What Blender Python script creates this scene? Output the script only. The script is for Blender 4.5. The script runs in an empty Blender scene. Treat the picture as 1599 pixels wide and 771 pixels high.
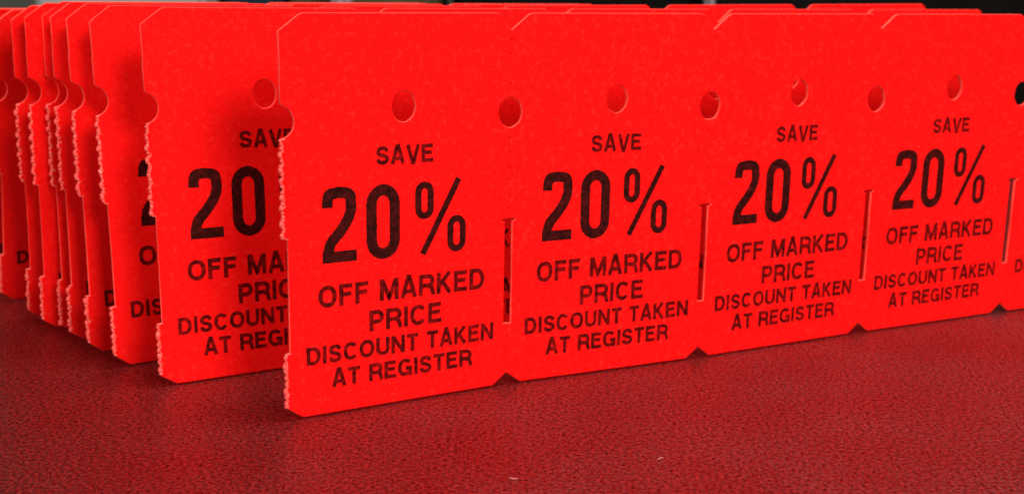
import bpy, bmesh, math, random
from mathutils import Vector, Matrix, noise

random.seed(7)
scene = bpy.context.scene
COL = scene.collection
MM = 0.001

# ------------------------------------------------------------------ camera
F_PX, IMG_W = 1887.58, 1599.0
PITCH, ROLL, CAM_H = 0.2198, 0.0167, 77.36 * MM
cam_data = bpy.data.cameras.new("camera")
cam_data.sensor_width = 36.0
cam_data.lens = 36.0 * F_PX / IMG_W
cam_data.shift_y = (389.2 - 385.5) / IMG_W
cam_data.clip_start = 0.005
cam_data.clip_end = 50.0
cam_data.dof.use_dof = True
cam_data.dof.focus_distance = 0.212
cam_data.dof.aperture_fstop = 30.0
cam = bpy.data.objects.new("camera", cam_data)
COL.objects.link(cam)
fw = Vector((0, math.cos(PITCH), -math.sin(PITCH)))
up = Vector((0, math.sin(PITCH), math.cos(PITCH)))
rt = Vector((1, 0, 0))
r2 = rt * math.cos(ROLL) + up * math.sin(ROLL)
u2 = up * math.cos(ROLL) - rt * math.sin(ROLL)
cam.matrix_world = Matrix(((r2.x, u2.x, -fw.x, 0), (r2.y, u2.y, -fw.y, 0), (r2.z, u2.z, -fw.z, CAM_H), (0, 0, 0, 1)))
scene.camera = cam

# ------------------------------------------------------------------ world, lamps, exposure
world = bpy.data.worlds.new("World")
scene.world = world
world.use_nodes = True
world.node_tree.nodes["Background"].inputs[0].default_value = (0.93, 0.95, 1.0, 1)
world.node_tree.nodes["Background"].inputs[1].default_value = 0.02


def area_lamp(name, loc, target, size, power, color):
    d = bpy.data.lights.new(name, 'AREA')
    d.shape = 'RECTANGLE'
    d.size, d.size_y = size
    d.energy = power
    d.color = color
    o = bpy.data.objects.new(name, d)
    COL.objects.link(o)
    o.location = loc
    o.rotation_euler = (Vector(target) - Vector(loc)).to_track_quat('-Z', 'Y').to_euler()
    return o


area_lamp("ceiling_lamp", (0.26, 0.24, 0.90), (0, 0.27, 0.03), (0.3, 0.22), 7.5, (1.0, 0.97, 0.93))
area_lamp("window_lamp", (0.50, -0.50, 0.52), (0, 0.25, 0.04), (0.36, 0.30), 10, (1.0, 0.97, 0.94))
area_lamp("left_fill", (-0.62, -0.42, 0.42), (0, 0.25, 0.04), (0.5, 0.4), 5.2, (1.0, 0.96, 0.92))  # added fill without a real source, brightens the left-facing card edges

scene.view_settings.view_transform = 'Standard'
scene.view_settings.look = 'None'
scene.view_settings.exposure = 0
scene.view_settings.gamma = 1
scene.view_settings.use_curve_mapping = False
scene.cycles.use_denoising = True
scene.cycles.max_bounces = 8
scene.cycles.diffuse_bounces = 4


# ------------------------------------------------------------------ materials
def new_mat(name):
    m = bpy.data.materials.new(name)
    m.use_nodes = True
    nt = m.node_tree
    b = nt.nodes["Principled BSDF"]
    return m, nt, b


def noise_node(nt, scale, detail=4, rough=0.55, vec=None):
    n = nt.nodes.new('ShaderNodeTexNoise')
    n.inputs['Scale'].default_value = scale
    n.inputs['Detail'].default_value = detail
    n.inputs['Roughness'].default_value = rough
    if vec is not None:
        nt.links.new(vec, n.inputs['Vector'])
    return n


def ramp(nt, src, stops):
    r = nt.nodes.new('ShaderNodeValToRGB')
    e = r.color_ramp.elements
    while len(e) < len(stops):
        e.new(0.5)
    for i, (p, c) in enumerate(stops):
        e[i].position = p
        e[i].color = (*c, 1)
    nt.links.new(src, r.inputs[0])
    return r


def coords(nt):
    """position in the object's own frame, shifted per object so that copies differ"""
    tc = nt.nodes.new('ShaderNodeTexCoord')
    oi = nt.nodes.new('ShaderNodeObjectInfo')
    ad = nt.nodes.new('ShaderNodeVectorMath')
    ad.operation = 'ADD'
    nt.links.new(tc.outputs['Object'], ad.inputs[0])
    nt.links.new(oi.outputs['Random'], ad.inputs[1])
    return ad.outputs[0]


def bump(nt, b, srcs):
    prev = None
    for src, strength, dist in srcs:
        n = nt.nodes.new('ShaderNodeBump')
        n.inputs['Strength'].default_value = strength
        n.inputs['Distance'].default_value = dist
        nt.links.new(src, n.inputs['Height'])
        if prev:
            nt.links.new(prev.outputs[0], n.inputs['Normal'])
        prev = n
    nt.links.new(prev.outputs[0], b.inputs['Normal'])


def paper(name, c_dark, c_mid, c_light, rough=0.75, bump_k=1.0, spec=0.15):
    m, nt, b = new_mat(name)
    v = coords(nt)
    n1 = noise_node(nt, 900, 5, 0.65, v)
    r = ramp(nt, n1.outputs['Fac'], [(0.30, c_dark), (0.40, c_mid), (0.54, c_mid), (0.68, c_light)])
    nt.links.new(r.outputs[0], b.inputs['Base Color'])
    b.inputs['Roughness'].default_value = rough
    b.inputs['Specular IOR Level'].default_value = spec
    n2 = noise_node(nt, 2200, 3, 0.6, v)
    n3 = noise_node(nt, 90, 2, 0.5, v)
    bump(nt, b, [(n3.outputs['Fac'], 0.25 * bump_k, 0.0006), (n2.outputs['Fac'], 0.35 * bump_k, 0.00012)])
    return m


M_FACE = paper("fluorescent_red_card", (0.70, 0.0018, 0.0018), (0.90, 0.0042, 0.0036), (0.95, 0.0145, 0.0105), 0.8, 1.6, 0.06)
M_EDGE = paper("cut_card_edge", (0.90, 0.030, 0.021), (0.94, 0.062, 0.044), (0.95, 0.10, 0.075), 0.8, 1.2, 0.25)
M_TORN = paper("torn_card_fibre", (0.85, 0.03, 0.026), (0.94, 0.10, 0.08), (0.96, 0.24, 0.20), 0.9, 2.0, 0.2)


def ink(name, dark, mid, worn, lo, hi):
    m, nt, b = new_mat(name)
    v = coords(nt)
    n1 = noise_node(nt, 900, 5, 0.65, v)
    r = ramp(nt, n1.outputs['Fac'], [(0.34, dark), (lo, mid), (hi, worn)])
    nt.links.new(r.outputs[0], b.inputs['Base Color'])
    b.inputs['Roughness'].default_value = 0.6
    b.inputs['Specular IOR Level'].default_value = 0.03
    n2 = noise_node(nt, 1500, 3, 0.6, v)
    bump(nt, b, [(n2.outputs['Fac'], 0.4, 0.00012)])
    return m


M_INK = ink("heavy_black_ink", (0.018, 0.0026, 0.0018), (0.040, 0.0036, 0.003), (0.09, 0.006, 0.005), 0.5, 0.72)
M_INK2 = ink("thin_black_ink", (0.045, 0.002, 0.002), (0.11, 0.0026, 0.0024), (0.36, 0.0045, 0.004), 0.5, 0.74)

# speckled black laminate, the tags' red reflected light painted into its base colour
M_TABLE, nt, b = new_mat("red_glow_laminate")
tc = nt.nodes.new('ShaderNodeTexCoord')
n1 = noise_node(nt, 1500, 3, 0.75, tc.outputs['Object'])
r = ramp(nt, n1.outputs['Fac'], [(0.36, (0.004, 0.0004, 0.0004)), (0.5, (0.085, 0.0008, 0.0008)), (0.66, (0.30, 0.006, 0.005))])
nt.links.new(r.outputs[0], b.inputs['Base Color'])
n2 = noise_node(nt, 1100, 4, 0.7, tc.outputs['Object'])
n4 = noise_node(nt, 45, 3, 0.5, tc.outputs['Object'])
rr = nt.nodes.new('ShaderNodeMapRange')
rr.inputs['To Min'].default_value = 0.26
rr.inputs['To Max'].default_value = 0.42
nt.links.new(n4.outputs['Fac'], rr.inputs['Value'])
nt.links.new(rr.outputs[0], b.inputs['Roughness'])
b.inputs['IOR'].default_value = 2.1
n5 = noise_node(nt, 1300, 3, 0.8, tc.outputs['Object'])
sp = nt.nodes.new('ShaderNodeMapRange')
sp.inputs['From Min'].default_value = 0.38
sp.inputs['From Max'].default_value = 0.62
sp.inputs['To Min'].default_value = 0.0
sp.inputs['To Max'].default_value = 0.9
nt.links.new(n5.outputs['Fac'], sp.inputs['Value'])
nt.links.new(sp.outputs[0], b.inputs['Specular IOR Level'])
bump(nt, b, [(n2.outputs['Fac'], 0.35, 0.0002), (n5.outputs['Fac'], 0.4, 0.0002)])


def plain(name, color, rough=0.7, scale=60, vary=0.3):
    m, nt, b = new_mat(name)
    n = noise_node(nt, scale, 4, 0.6, coords(nt))
    lo = tuple(c * (1 - vary) for c in color)
    hi = tuple(min(1, c * (1 + vary)) for c in color)
    r = ramp(nt, n.outputs['Fac'], [(0.3, lo), (0.7, hi)])
    nt.links.new(r.outputs[0], b.inputs['Base Color'])
    b.inputs['Roughness'].default_value = rough
    b.inputs['Specular IOR Level'].default_value = 0.05
    return m


# ------------------------------------------------------------------ tag outline (millimetres)
TW, TH = 44.45, 71.02
THICK, BEV = 0.95, 0.24
HOLE_Z, HOLE_RX, HOLE_RZ = 52.84, 2.45, 2.75
CH_X, CH_Z, CH_RX, CH_RZ = 22.8, 54.77, 2.30, 2.72
SLOT0, SLOT1, SLOT_H = 12.24, 32.69, 0.78
NB_X, NB_Z = 2.98, 2.16
NT_X, NT_Z = 4.05, 3.0


def ellipse(cx, cz, rx, rz, n=40, wob=0.05, seed=0):
    out = []
    for i in range(n):
        a = 2 * math.pi * i / n
        k = 1 + wob * noise.noise(Vector((math.cos(a) * 2 + seed * 7.1, math.sin(a) * 2, seed)))
        out.append((cx + rx * k * math.cos(a), cz + rz * k * math.sin(a)))
    return out


def torn_column(x, z0, z1, side, seed, amp=0.26):
    """points up a torn perforation; side = -1: a left end, +1: a right end"""
    out = []
    n = max(4, int((z1 - z0) / 0.22))
    for i in range(n + 1):
        z = z0 + (z1 - z0) * i / n
        ph = (z / 2.35 + seed * 0.37)
        nub = max(0.0, math.cos(2 * math.pi * ph)) ** 0.7
        jag = noise.noise(Vector((z * 1.7, seed * 3.3, 1.0))) * 0.30 + noise.noise(Vector((z * 5.0, seed * 1.3, 5.0))) * 0.22
        out.append((x + side * (amp * nub + jag - 0.12), z))
    return out


def strip_outline(n, seed):
    """outer outline of a strip of n tags, counter-clockwise, and its inner holes"""
    L = n * TW
    pts = []
    # left end, from the top down, then along the bottom, up the right end, back along the top
    left = []
    left += [(NT_X + 0.25, TH), (NT_X - 0.35, TH - 0.28)]
    left += [(0.35, TH - NT_Z + 0.25)]
    left += [(0.02, TH - NT_Z), (0.10, TH - 9), (0.0, HOLE_Z + HOLE_RZ + 5), (0.06, HOLE_Z + HOLE_RZ + 0.4)]
    for i in range(1, 12):
        a = math.pi / 2 - math.pi * i / 12
        left.append((HOLE_RX * math.cos(a), HOLE_Z + HOLE_RZ * math.sin(a)))
    left += list(reversed(torn_column(0.0, SLOT1 + 0.1, HOLE_Z - HOLE_RZ - 0.05, -1, seed + 2)))
    left += [(SLOT_H, SLOT1 - 0.1), (SLOT_H + 0.05, (SLOT0 + SLOT1) / 2), (SLOT_H, SLOT0 + 0.1)]
    left += list(reversed(torn_column(-0.1, NB_Z, SLOT0 - 0.1, -1, seed + 3)))
    left += [(NB_X - 0.5, 0.32), (NB_X + 0.15, 0.0)]
    pts += left
    for k in range(1, n):
        x = k * TW
        pts += [(x - NB_X - 0.2, 0), (x - NB_X + 0.3, 0.22), (x - 0.12, NB_Z), (x + 0.12, NB_Z), (x + NB_X - 0.3, 0.22), (x + NB_X + 0.2, 0)]
    right = []
    right += [(NB_X + 0.15, 0.0), (NB_X - 0.5, 0.32)]
    right += torn_column(-0.0, NB_Z, SLOT0 - 0.1, -1, seed + 4)
    right += [(SLOT_H, SLOT0 + 0.1), (SLOT_H, SLOT1 - 0.1)]
    right += torn_column(0.0, SLOT1 + 0.1, HOLE_Z - HOLE_RZ - 0.05, -1, seed + 5)
    for i in range(1, 12):
        a = -math.pi / 2 + math.pi * i / 12
        right.append((HOLE_RX * math.cos(a), HOLE_Z + HOLE_RZ * math.sin(a)))
    right += torn_column(0.0, HOLE_Z + HOLE_RZ + 0.05, TH - NT_Z, -1, seed + 6, 0.10)
    right += [(0.35, TH - NT_Z + 0.25), (2.0, TH - 0.45), (2.9, TH)]
    pts += [(L - x, z) for x, z in right]
    for k in range(n - 1, 0, -1):
        x = k * TW
        pts += [(x + NT_X + 0.35, TH), (x + NT_X - 0.45, TH - 0.26), (x + 0.18, TH - NT_Z), (x - 0.18, TH - NT_Z),
                (x - 2.0, TH - 0.5), (x - 2.7, TH - 0.08), (x - 3.3, TH)]
    holes = []
    for k in range(n):
        holes.append(ellipse(k * TW + CH_X, CH_Z, CH_RX, CH_RZ, 40, 0.06, seed + k))
    for k in range(1, n):
        x = k * TW
        holes.append(ellipse(x, HOLE_Z, HOLE_RX, HOLE_RZ, 40, 0.05, seed + k + 20))
        h = SLOT_H
        holes.append([(x - h, SLOT0), (x + h, SLOT0), (x + h + 0.04, 22), (x + h, SLOT1 - 0.5), (x + h + 0.75, SLOT1 - 0.15),
                      (x + h + 0.2, SLOT1 + 0.12), (x - h - 0.2, SLOT1 + 0.05), (x - h - 0.7, SLOT1 - 0.3), (x - h, SLOT1 - 0.55), (x - h + 0.03, 22)])
    return pts, holes


def curve_solid(outline, holes, thick, bev):
    """a slab with rounded rims and its holes cut through, as a mesh in millimetres: x along, y away, z up"""
    cu = bpy.data.curves.new("tmp", 'CURVE')
    cu.dimensions = '2D'
    cu.fill_mode = 'BOTH'
    for loop in [outline] + holes:
        sp = cu.splines.new('POLY')
        sp.points.add(len(loop) - 1)
        for p, (x, z) in zip(sp.points, loop):
            p.co = (x, z, 0, 1)
        sp.use_cyclic_u = True
    cu.extrude = thick / 2 - bev
    cu.bevel_depth = bev
    cu.bevel_resolution = 1
    cu.offset = -bev
    o = bpy.data.objects.new("tmp", cu)
    COL.objects.link(o)
    me = bpy.data.meshes.new_from_object(o.evaluated_get(bpy.context.evaluated_depsgraph_get()))
    bpy.data.objects.remove(o)
    bpy.data.curves.remove(cu)
    me.transform(Matrix(((1, 0, 0, 0), (0, 0, 1, thick / 2), (0, 1, 0, 0), (0, 0, 0, 1))))  # stand it up, front face at y = 0
    return me


def perforation_pits():
    zs = [37.2, 40.0, 42.7, 45.4, 48.0, 34.7]
    zs += [4.6, 7.2, 9.8]
    zs += [58.3, 61.0, 63.7, 66.2]
    return zs


def cut_tags(n, seed):
    """cut the slab of a strip along its perforations into n tag meshes, each in its own frame, in metres"""
    pts, holes = strip_outline(n, seed)
    rnd = random.Random(seed)
    for k in range(1, n):
        for z in perforation_pits():
            if abs(z - 61) < 6 and rnd.random() < 0.55:
                continue
            dz = z + rnd.uniform(-0.2, 0.2)
            a, c = rnd.uniform(0.09, 0.17), rnd.uniform(0.07, 0.13)
            holes.append(ellipse(k * TW + rnd.uniform(-0.05, 0.05), dz, a, c, 8, 0.2, seed + k))
    me = curve_solid(pts, holes, THICK, BEV)
    tags = []
    for k in range(n):
        bm = bmesh.new()
        bm.from_mesh(me)
        geo = bm.verts[:] + bm.edges[:] + bm.faces[:]
        if k > 0:
            bmesh.ops.bisect_plane(bm, geom=geo, plane_co=(k * TW, 0, 0), plane_no=(1, 0, 0), clear_inner=True, dist=1e-5)
        geo = bm.verts[:] + bm.edges[:] + bm.faces[:]
        if k < n - 1:
            bmesh.ops.bisect_plane(bm, geom=geo, plane_co=((k + 1) * TW, 0, 0), plane_no=(1, 0, 0), clear_outer=True, dist=1e-5)
        bmesh.ops.remove_doubles(bm, verts=bm.verts[:], dist=1e-4)
        bmesh.ops.recalc_face_normals(bm, faces=bm.faces[:])
        L = n * TW
        for f in bm.faces:
            c = f.calc_center_median()
            near = c.x - TW * round(c.x / TW)
            joint = 0 < round(c.x / TW) < n and abs(near) < 0.6 and abs(c.z - HOLE_Z) > HOLE_RZ + 0.6 \
                and not (SLOT0 - 0.5 < c.z < SLOT1 + 0.6) and NB_Z + 0.8 < c.z < TH - NT_Z - 0.8
            if abs(f.normal.y) > 0.97 or joint:
                f.material_index = 0
            elif (c.x < 0.75 or c.x > L - 0.75) and c.z < HOLE_Z and not (SLOT0 < c.z < SLOT1) and not (abs(c.z - HOLE_Z) < HOLE_RZ):
                f.material_index = 2
            else:
                f.material_index = 1 if abs(f.normal.y) < 0.80 else 0
            f.smooth = abs(f.normal.y) < 0.97
        bmesh.ops.translate(bm, vec=(-k * TW, 0, 0), verts=bm.verts[:])
        bmesh.ops.scale(bm, vec=(MM, MM, MM), verts=bm.verts[:])
        t = bpy.data.meshes.new("tag")
        bm.to_mesh(t)
        bm.free()
        for m in (M_FACE, M_EDGE, M_TORN):
            t.materials.append(m)
        tags.append(t)
    bpy.data.meshes.remove(me)
    return tags


# ------------------------------------------------------------------ lettering, drawn as pen strokes
def catmull(P, n=6, closed=False):
    out = []
    m = len(P)
    rng = range(m) if closed else range(m - 1)
    g = (lambda i: P[i % m]) if closed else (lambda i: P[max(0, min(m - 1, i))])
    for i in rng:
        p0, p1, p2, p3 = (Vector(g(i + j)) for j in (-1, 0, 1, 2))
        for k in range(n):
            t = k / n
            out.append(tuple(0.5 * ((2 * p1) + (p2 - p0) * t + (2 * p0 - 5 * p1 + 4 * p2 - p3) * t * t + (3 * p1 - p0 - 3 * p2 + p3) * t ** 3)))
    if not closed:
        out.append(tuple(P[-1]))
    return out


def oval(x0, x1, z0, z1, e=2.6, n=32, a0=0.0, a1=2 * math.pi):
    cx, cz, rx, rz = (x0 + x1) / 2, (z0 + z1) / 2, (x1 - x0) / 2, (z1 - z0) / 2
    out = []
    for i in range(n + (0 if a1 - a0 >= 2 * math.pi - 1e-6 else 1)):
        a = a0 + (a1 - a0) * i / n
        c, s = math.cos(a), math.sin(a)
        out.append((cx + rx * math.copysign(abs(c) ** (2 / e), c), cz + rz * math.copysign(abs(s) ** (2 / e), s)))
    return out


def racetrack(x0, x1, z0, z1, n=10):
    r = (x1 - x0) / 2
    cx = (x0 + x1) / 2
    k = 1.12
    out = []
    for i in range(n + 1):
        a = math.pi * i / n
        out.append((cx + r * math.cos(a), z1 - r * k + r * k * math.sin(a)))
    for i in range(n + 1):
        a = math.pi + math.pi * i / n
        out.append((cx + r * math.cos(a), z0 + r * k + r * k * math.sin(a)))
    return out


def glyph(ch, w, h, t):
    """strokes of one capital in the box w x h with pen width t: list of (points, closed)"""
    q = t / 2
    l, r, b_, u = q, w - q, q, h - q
    S = []
    mid = h * 0.5
    if ch == 'S':
        P = [(.97, .75), (.84, .93), (.5, 1), (.16, .93), (.03, .75), (.16, .59), (.5, .5), (.84, .41), (.99, .25), (.85, .06), (.5, 0), (.15, .06), (.01, .26)]
        S.append((catmull([(l + (r - l) * x, b_ + (u - b_) * z) for x, z in P], 4), False))
    elif ch == 'A':
        S.append(([(q * .8, 0), (w / 2 - q * .35, h - q * .2), (w / 2 + q * .35, h - q * .2), (w - q * .8, 0)], False))
        S.append(([(w * .22, h * .3), (w * .78, h * .3)], False))
    elif ch == 'V':
        S.append(([(q * .8, h), (w / 2 - q * .35, q * .2), (w / 2 + q * .35, q * .2), (w - q * .8, h)], False))
    elif ch in 'EF':
        S.append(([(l, 0), (l, h)], False))
        S.append(([(l, u), (w * .97, u)], False))
        S.append(([(l, mid + .03 * h), (w * .88, mid + .03 * h)], False))
        if ch == 'E':
            S.append(([(l, b_), (w, b_)], False))
    elif ch == 'O':
        S.append((oval(l, r, b_, u, 2.3), True))
    elif ch == 'C':
        S.append((oval(l, r, b_, u, 2.3, 28, math.radians(36), math.radians(324)), False))
    elif ch == 'G':
        S.append((oval(l, r, b_, u, 2.3, 28, math.radians(36), math.radians(318)), False))
        S.append(([(r, 0), (r, h * .46)], False))
        S.append(([(r + q, h * .44), (w * .55, h * .44)], False))
    elif ch == 'D':
        S.append(([(l, 0), (l, h)], False))
        P = [(l, u), (w * .5, u)] + [(w * .5 + (r - w * .5) * math.sin(a), h / 2 + (u - h / 2) * math.cos(a)) for a in [math.pi * i / 12 for i in range(1, 12)]] + [(w * .5, b_), (l, b_)]
        S.append((P, False))
    elif ch in 'PR':
        S.append(([(l, 0), (l, h)], False))
        z0 = h * (.44 if ch == 'P' else .46)
        c = (u + z0) / 2
        rr_ = (u - z0) / 2
        P = [(l, u), (w * .6, u)] + [(w * .6 + (r - w * .6) * math.sin(a), c + rr_ * math.cos(a)) for a in [math.pi * i / 10 for i in range(1, 10)]] + [(w * .6, z0), (l, z0)]
        S.append((P, False))
        if ch == 'R':
            S.append(([(w * .55, z0), (w * .82, z0 - h * .09), (w * .87, h * .2), (w * .95, 0)], False))
    elif ch == 'K':
        S.append(([(l, 0), (l, h)], False))
        S.append(([(l, h * .36), (w - q * 1.1, h)], False))
        S.append(([(w * .38, h * .56), (w - q * .9, 0)], False))
    elif ch == 'M':
        S.append(([(l, 0), (l, h)], False))
        S.append(([(r, 0), (r, h)], False))
        S.append(([(l + q * .3, h - q * .3), (w / 2, q), (r - q * .3, h - q * .3)], False))
    elif ch == 'N':
        S.append(([(l, 0), (l, h)], False))
        S.append(([(r, 0), (r, h)], False))
        S.append(([(l, h - q * .4), (r, q * .4)], False))
    elif ch == 'I':
        S.append(([(w / 2, 0), (w / 2, h)], False))
    elif ch == 'T':
        S.append(([(0, u), (w, u)], False))
        S.append(([(w / 2, 0), (w / 2, u)], False))
    elif ch == 'U':
        P = [(l, h), (l, h * .34)] + [((l + r) / 2 - (r - l) / 2 * math.cos(a), h * .34 - (h * .34 - b_) * math.sin(a)) for a in [math.pi * i / 10 for i in range(1, 10)]] + [(r, h * .34), (r, h)]
        S.append((P, False))
    return S


ADV = dict(S=.64, A=.68, V=.66, E=.60, F=.56, O=.74, C=.70, G=.74, D=.68, P=.62, R=.68, K=.67, M=.80, N=.70, I=.19, T=.60, U=.68)


def resample(P, closed, step):
    out = []
    m = len(P)
    for i in range(m if closed else m - 1):
        a, c = Vector(P[i]), Vector(P[(i + 1) % m])
        n = max(1, int((c - a).length / step))
        for k in range(n):
            out.append(a.lerp(c, k / n))
    if not closed:
        out.append(Vector(P[-1]))
    return out


def stroke_faces(bm, P, closed, t, y, ox, oz, seed, rag):
    """a flat ribbon of width t along P with slightly bled, uneven edges"""
    P = resample(P, closed, 0.28)
    m = len(P)
    rows = []
    for i in range(m):
        p = P[i]
        a = P[i - 1] if (i > 0 or closed) else None
        c = P[(i + 1) % m] if (i < m - 1 or closed) else None
        d1 = (p - a).normalized() if a is not None and (p - a).length > 1e-7 else None
        d2 = (c - p).normalized() if c is not None and (c - p).length > 1e-7 else None
        d1 = d1 or d2
        d2 = d2 or d1
        n1, n2 = Vector((-d1.y, d1.x)), Vector((-d2.y, d2.x))
        nn = n1 + n2
        nn = nn.normalized() if nn.length > 1e-6 else n1
        k = 1 / max(0.55, nn.dot(n1))
        row = []
        for s in (1, -1):
            e = rag * noise.noise(Vector(((ox + p.x) * 2.3, (oz + p.y) * 2.3, seed + s * 4.0)))
            v = p + nn * s * (t / 2 * k + e)
            row.append(bm.verts.new(((ox + v.x) * MM, y * MM, (oz + v.y) * MM)))
        rows.append(row)
    for i in range(m if closed else m - 1):
        a, c = rows[i], rows[(i + 1) % m]
        bm.faces.new((a[0], a[1], c[1], c[0]))


def text_mesh(name, text, x0, x1, z0, z1, t, mat, seed):
    h = z1 - z0
    gap, space = 0.10, 0.46
    tot = 0
    for i, ch in enumerate(text):
        tot += space if ch == ' ' else ADV[ch]
        if i < len(text) - 1 and ch != ' ' and text[i + 1] != ' ':
            tot += gap
    k = (x1 - x0) / tot
    bm = bmesh.new()
    x = x0
    n = 0
    for i, ch in enumerate(text):
        if ch == ' ':
            x += space * k
            continue
        w = ADV[ch] * k
        if ch == 'I':
            w = max(w, t)
        for P, closed in glyph(ch, w, h, t):
            stroke_faces(bm, P, closed, t, -0.020 - 0.003 * (n % 4), x, z0, seed, 0.07)
            n += 1
        x += ADV[ch] * k + (gap * k if i < len(text) - 1 and text[i + 1] != ' ' else 0)
    for f in bm.faces:
        if f.normal.y > 0:
            f.normal_flip()
    me = bpy.data.meshes.new(name)
    bm.to_mesh(me)
    bm.free()
    me.materials.append(mat)
    return me


def percent_mesh(seed):
    K = 1.012
    bm = bmesh.new()
    t = 2.0
    # 2
    x0, x1, z0, z1 = 7.1, 13.5, 27.45 * K, 40.75 * K
    q = t / 2
    P = [(x0 + q, z1 - 3.6), (x0 + q + .05, z1 - 2.6), (x0 + 1.35, z1 - 1.35), (x0 + 2.3, z1 - q - .08), (x0 + 3.3, z1 - q), (x0 + 4.35, z1 - q - .15),
         (x0 + 5.2, z1 - 1.6), (x1 - q, z1 - 3.0), (x1 - q - .05, z1 - 4.4), (x1 - q - .75, z1 - 6.1), (x0 + 3.3, z1 - 8.0), (x0 + 1.7, z1 - 9.8),
         (x0 + q + .12, z1 - 11.4), (x0 + q, z0 + .1)]
    stroke_faces(bm, catmull(P, 4), False, t, -0.020, 0, 0, seed, 0.10)
    stroke_faces(bm, [(x0, z0 + q), (x1, z0 + q)], False, t, -0.024, 0, 0, seed, 0.08)
    # 0
    stroke_faces(bm, racetrack(15.4 + q, 21.9 - q, 27.2 * K + q, 40.65 * K - q), True, t, -0.020, 0, 0, seed, 0.10)
    # %
    t = 1.24
    q = t / 2
    stroke_faces(bm, racetrack(24.95 + q, 28.65 - q, 33.75 * K + q, 40.6 * K - q), True, t, -0.020, 0, 0, seed, 0.09)
    stroke_faces(bm, racetrack(31.45 + q, 35.25 - q, 27.15 * K + q, 34.0 * K - q), True, t, -0.020, 0, 0, seed, 0.09)
    stroke_faces(bm, [(26.45, 27.35 * K), (33.75, 40.75 * K)], False, 1.18, -0.024, 0, 0, seed, 0.09)
    me = bpy.data.meshes.new("lettering")
    bm.to_mesh(me)
    bm.free()
    me.materials.append(M_INK)
    return me


def lettering_set(seed):
    K = 1.012
    return [
        text_mesh("lettering", "SAVE", 17.35, 28.55, 44.1 * K, 47.35 * K, 0.68, M_INK2, seed),
        percent_mesh(seed),
        text_mesh("lettering", "OFF MARKED", 6.15, 39.3, 19.55 * K, 23.5 * K, 0.80, M_INK2, seed + 1),
        text_mesh("lettering", "PRICE", 15.8, 30.3, 14.15 * K, 18.0 * K, 0.78, M_INK2, seed + 2),
        text_mesh("lettering", "DISCOUNT TAKEN", 3.75, 41.4, 9.4 * K, 12.7 * K, 0.70, M_INK2, seed + 3),
        text_mesh("lettering", "AT REGISTER", 8.5, 36.75, 4.8 * K, 8.1 * K, 0.70, M_INK2, seed + 4),
    ]


# ------------------------------------------------------------------ the setting
def box_mesh(name, x0, x1, y0, y1, z0, z1, mat, bev=0.0):
    bm = bmesh.new()
    bmesh.ops.create_cube(bm, size=1)
    for v in bm.verts:
        v.co = Vector(((x0 + x1) / 2 + v.co.x * (x1 - x0), (y0 + y1) / 2 + v.co.y * (y1 - y0), (z0 + z1) / 2 + v.co.z * (z1 - z0)))
    if bev:
        bmesh.ops.bevel(bm, geom=bm.edges[:], offset=bev, segments=2, affect='EDGES')
    me = bpy.data.meshes.new(name)
    bm.to_mesh(me)
    bm.free()
    me.materials.append(mat)
    return me


def link(name, me, parent=None):
    o = bpy.data.objects.new(name, me)
    COL.objects.link(o)
    if parent:
        o.parent = parent
    return o


def thing(name, label, cat, loc, rot=(0, 0, 0), group=None):
    o = bpy.data.objects.new(name, None)
    o.empty_display_size = 0.01
    COL.objects.link(o)
    o.location = loc
    o.rotation_euler = rot
    o["label"] = label
    o["category"] = cat
    if group:
        o["group"] = group
    return o


table = link("tabletop", box_mesh("tabletop", -0.9, 0.9, -0.35, 0.95, -0.03, 0.0, M_TABLE, 0.003))
table["kind"] = "structure"
wall = link("wall", box_mesh("wall", -1.4, 1.4, 1.05, 1.10, -0.6, 1.2, plain("painted_wall", (0.10, 0.10, 0.08), 0.8, 9, 0.25)))
wall["kind"] = "structure"

# ------------------------------------------------------------------ strips of tags
# start (x, y), heading of the first tag, bends at the perforations, lean (+ away from the camera), number of tags, label
STRIPS = [
    ((-39.31, 202.79), 0.5187, (-0.0771, 0.0401, -0.0217, -0.0088), 0.0, 5,
     "frontmost strip of red discount tags, with a torn left edge and all its printing readable"),
    ((-66.6, 219.9), 0.520, (0.01, -0.02, -0.018, -0.009), 0.045, 5,
     "second red tag strip, directly behind the front strip, its left tag half covered"),
    ((-78.9, 230.93), 0.575, (-0.075, -0.035, 0.0, -0.014), 0.075, 5,
     "third red tag strip, a narrow band with part of a numeral beside the second"),
    ((-87.0, 239.3), 0.62, (-0.03, 0, 0, 0), 0.03, 3,
     "fourth red tag strip, showing one letter D low down beside its torn left edge"),
    ((-93.8, 247.5), 0.564, (0.0, 0, 0, 0), 0.0, 3,
     "slim red tag edge just left of the strip showing a single letter D"),
    ((-97.9, 252.9), 0.53, (0.03, 0, 0, 0), -0.03, 2,
     "red tag edge in the middle of the tightly packed torn edges at left"),
    ((-103.24, 256.56), 0.45, (0.05, 0, 0, 0), -0.105, 2,
     "red tag edge third from the far left end, tipping forward a little"),
    ((-109.3, 264.2), 0.44, (0.06, 0, 0, 0), -0.17, 2,
     "red tag edge beside the leftmost strip, set between it and the packed edges"),
    ((-121.9, 279.0), 0.58, (0.0, 0, 0, 0), -0.25, 2,
     "leftmost red tag strip in front, its lower corner touching the left side of the picture"),
    ((-129.5, 287.5), 0.58, (0.0, 0, 0, 0), -0.26, 2,
     "farthest red tag strip, glimpsed only through the gap at the extreme left"),
]
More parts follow.
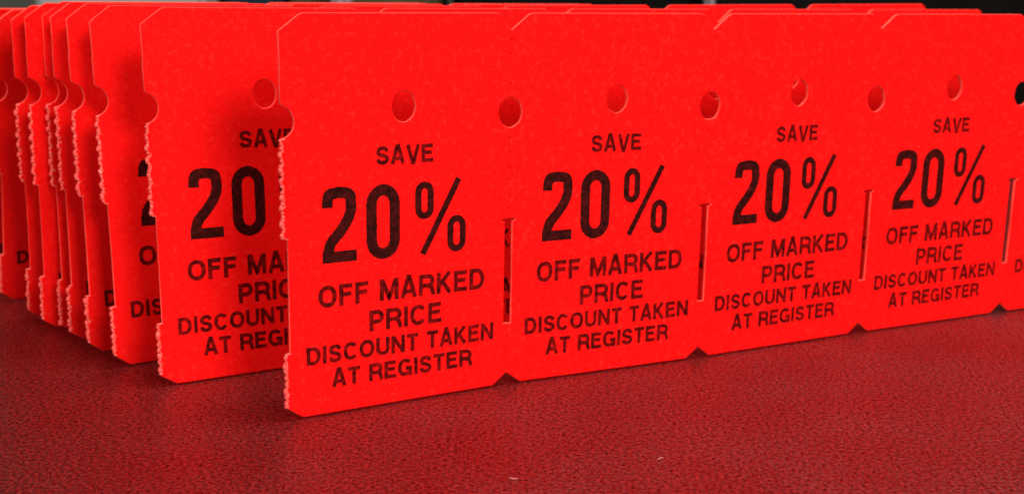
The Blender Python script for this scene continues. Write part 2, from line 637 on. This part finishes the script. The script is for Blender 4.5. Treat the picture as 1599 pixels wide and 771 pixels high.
def fibre_mesh(seed):
    """little curls of torn card along the left end of a strip, joined into one mesh"""
    rnd = random.Random(seed)
    bm = bmesh.new()
    zs = []
    z = NB_Z + 0.3
    while z < HOLE_Z - HOLE_RZ - 0.3:
        if not (SLOT0 - 0.6 < z < SLOT1 + 0.4):
            zs.append(z)
        z += rnd.uniform(0.35, 1.1)
    for z in zs:
        nub = max(0.0, math.cos(2 * math.pi * (z / 2.35 + (seed + 2) * 0.37)))
        res = bmesh.ops.create_icosphere(bm, subdivisions=2, radius=1.0)
        r = rnd.uniform(0.18, 0.34) + 0.20 * nub
        k = rnd.random() * 50
        for v in res['verts']:
            d = 1 + 0.45 * noise.noise(v.co * 1.6 + Vector((k, 0, 0)))
            v.co = Vector((v.co.x * r * 0.85 * d - 0.22 * nub + 0.12, v.co.y * 0.58 * d + THICK / 2 - 0.06, z + v.co.z * r * 1.35 * d)) * MM
    for f in bm.faces:
        f.smooth = True
    me = bpy.data.meshes.new("torn_fibres")
    bm.to_mesh(me)
    bm.free()
    me.materials.append(M_TORN)
    return me


letters = [lettering_set(s * 11) for s in range(3)]
tag_sets = {}
for i, ((x, y), hd, bends, lean, n, label) in enumerate(STRIPS):
    tags = cut_tags(n, i * 13 + 3)
    root = thing("tag_strip", label, "tag strip", (x * MM, y * MM, 0.0003), (-lean, 0, hd), "strips of red discount tags standing on edge")
    root.rotation_mode = 'XYZ'
    px, py, a = 0.0, 0.0, 0.0
    for k in range(n):
        t = link("tag", tags[k], root)
        t.location = (px, py, 0)
        t.rotation_euler = (0, 0, a)
        if k == 0:
            fb = link("torn_fibres", fibre_mesh(i * 13 + 3), t)
            fb["kind"] = "stuff"
        for me in letters[(i + k) % 3]:
            link("lettering", me, t)
        px += TW * MM * math.cos(a)
        py += TW * MM * math.sin(a)
        if k < len(bends):
            a += bends[k]

# ------------------------------------------------------------------ blurred things at the back of the table
def carton(label, x0, x1, y0, y1, h, mat, lid_mat, cat="box", name="storage_box"):
    cx = (x0 + x1) / 2
    root = thing(name, label, cat, (cx, (y0 + y1) / 2, 0))
    w, d = (x1 - x0) / 2, (y1 - y0) / 2
    link("box_body", box_mesh("box_body", -w, w, -d, d, 0.0005, h * 0.8, mat, 0.003), root)
    link("lid", box_mesh("lid", -w - 0.003, w + 0.003, -d - 0.003, d + 0.003, h * 0.8 + 0.0005, h, lid_mat, 0.002), root)
    return root


dark = plain("black_plastic", (0.0020, 0.0013, 0.0008), 0.6, 30, 0.5)
dark2 = plain("dark_brown_board", (0.0030, 0.0020, 0.001), 0.7, 25, 0.5)
olive = plain("olive_brown_board", (0.07, 0.048, 0.022), 0.8, 25, 0.35)
teal = plain("dark_teal_card", (0.008, 0.018, 0.028), 0.6, 25, 0.3)
greyb = plain("pale_grey_board", (0.26, 0.265, 0.25), 0.8, 18, 0.15)
lilac = plain("pale_lilac_plastic", (0.24, 0.19, 0.20), 0.5, 20, 0.2)
carton("pale grey box out of focus behind the left part of the tag stack", -0.235, -0.152, 0.60, 0.72, 0.13, greyb, greyb)
carton("dark teal box out of focus, narrow, next to the pale grey box", -0.148, -0.118, 0.62, 0.70, 0.13, teal, teal)
carton("olive brown box out of focus behind the front strip's left tag", -0.114, -0.040, 0.62, 0.72, 0.12, olive, olive)
carton("long black case out of focus behind the right half of the tag strips", -0.034, 0.62, 0.66, 0.86, 0.15, dark, dark2, "case", "storage_case")
carton("small pale lilac box out of focus in front of the olive brown box", -0.0895, -0.0805, 0.595, 0.612, 0.12, lilac, lilac)
carton("tiny pale lilac box out of focus in front of the long black case", 0.0985, 0.1035, 0.640, 0.650, 0.12, lilac, lilac)

# ------------------------------------------------------------------ lint lying on the table
M_LINT = plain("pale_lint", (0.42, 0.12, 0.11), 0.9, 900, 0.3)


def lint(x, y, pts, r, label):
    """a tiny twisted fibre: a thin bent tube resting on the table"""
    bm = bmesh.new()
    rings = []
    n = len(pts)
    for i, (px, py, pz) in enumerate(pts):
        k = r * (0.45 if i in (0, n - 1) else 1.0)
        a, c = Vector(pts[max(0, i - 1)]), Vector(pts[min(n - 1, i + 1)])
        d = (c - a).normalized()
        s = d.cross(Vector((0, 0, 1))).normalized()
        u = s.cross(d)
        rings.append([bm.verts.new((Vector((px, py, pz)) + s * k * math.cos(t) + u * k * math.sin(t)) * MM) for t in [2 * math.pi * j / 8 for j in range(8)]])
    for a, c in zip(rings, rings[1:]):
        for j in range(8):
            bm.faces.new((a[j], a[(j + 1) % 8], c[(j + 1) % 8], c[j]))
    bm.faces.new(rings[0])
    bm.faces.new(list(reversed(rings[-1])))
    bmesh.ops.recalc_face_normals(bm, faces=bm.faces[:])
    for f in bm.faces:
        f.smooth = True
    me = bpy.data.meshes.new("lint")
    bm.to_mesh(me)
    bm.free()
    me.materials.append(M_LINT)
    o = link("lint", me)
    o.location = (x * MM, y * MM, 0)
    o["label"] = label
    o["category"] = "lint"


lint(0.76, 179.1, [(-0.8, 0.2, 0.14), (-0.3, 0.1, 0.2), (0.1, -0.2, 0.25), (0.5, 0.0, 0.18), (0.8, 0.3, 0.13)], 0.13,
     "pale fleck of lint at the very bottom of the picture, nearest the camera")
lint(25.2, 188.3, [(-0.6, -0.3, 0.12), (-0.1, 0.1, 0.2), (0.3, 0.4, 0.2), (0.6, 0.5, 0.12)], 0.12,
     "pale fleck of lint on bare table below the second tag, right of the other")
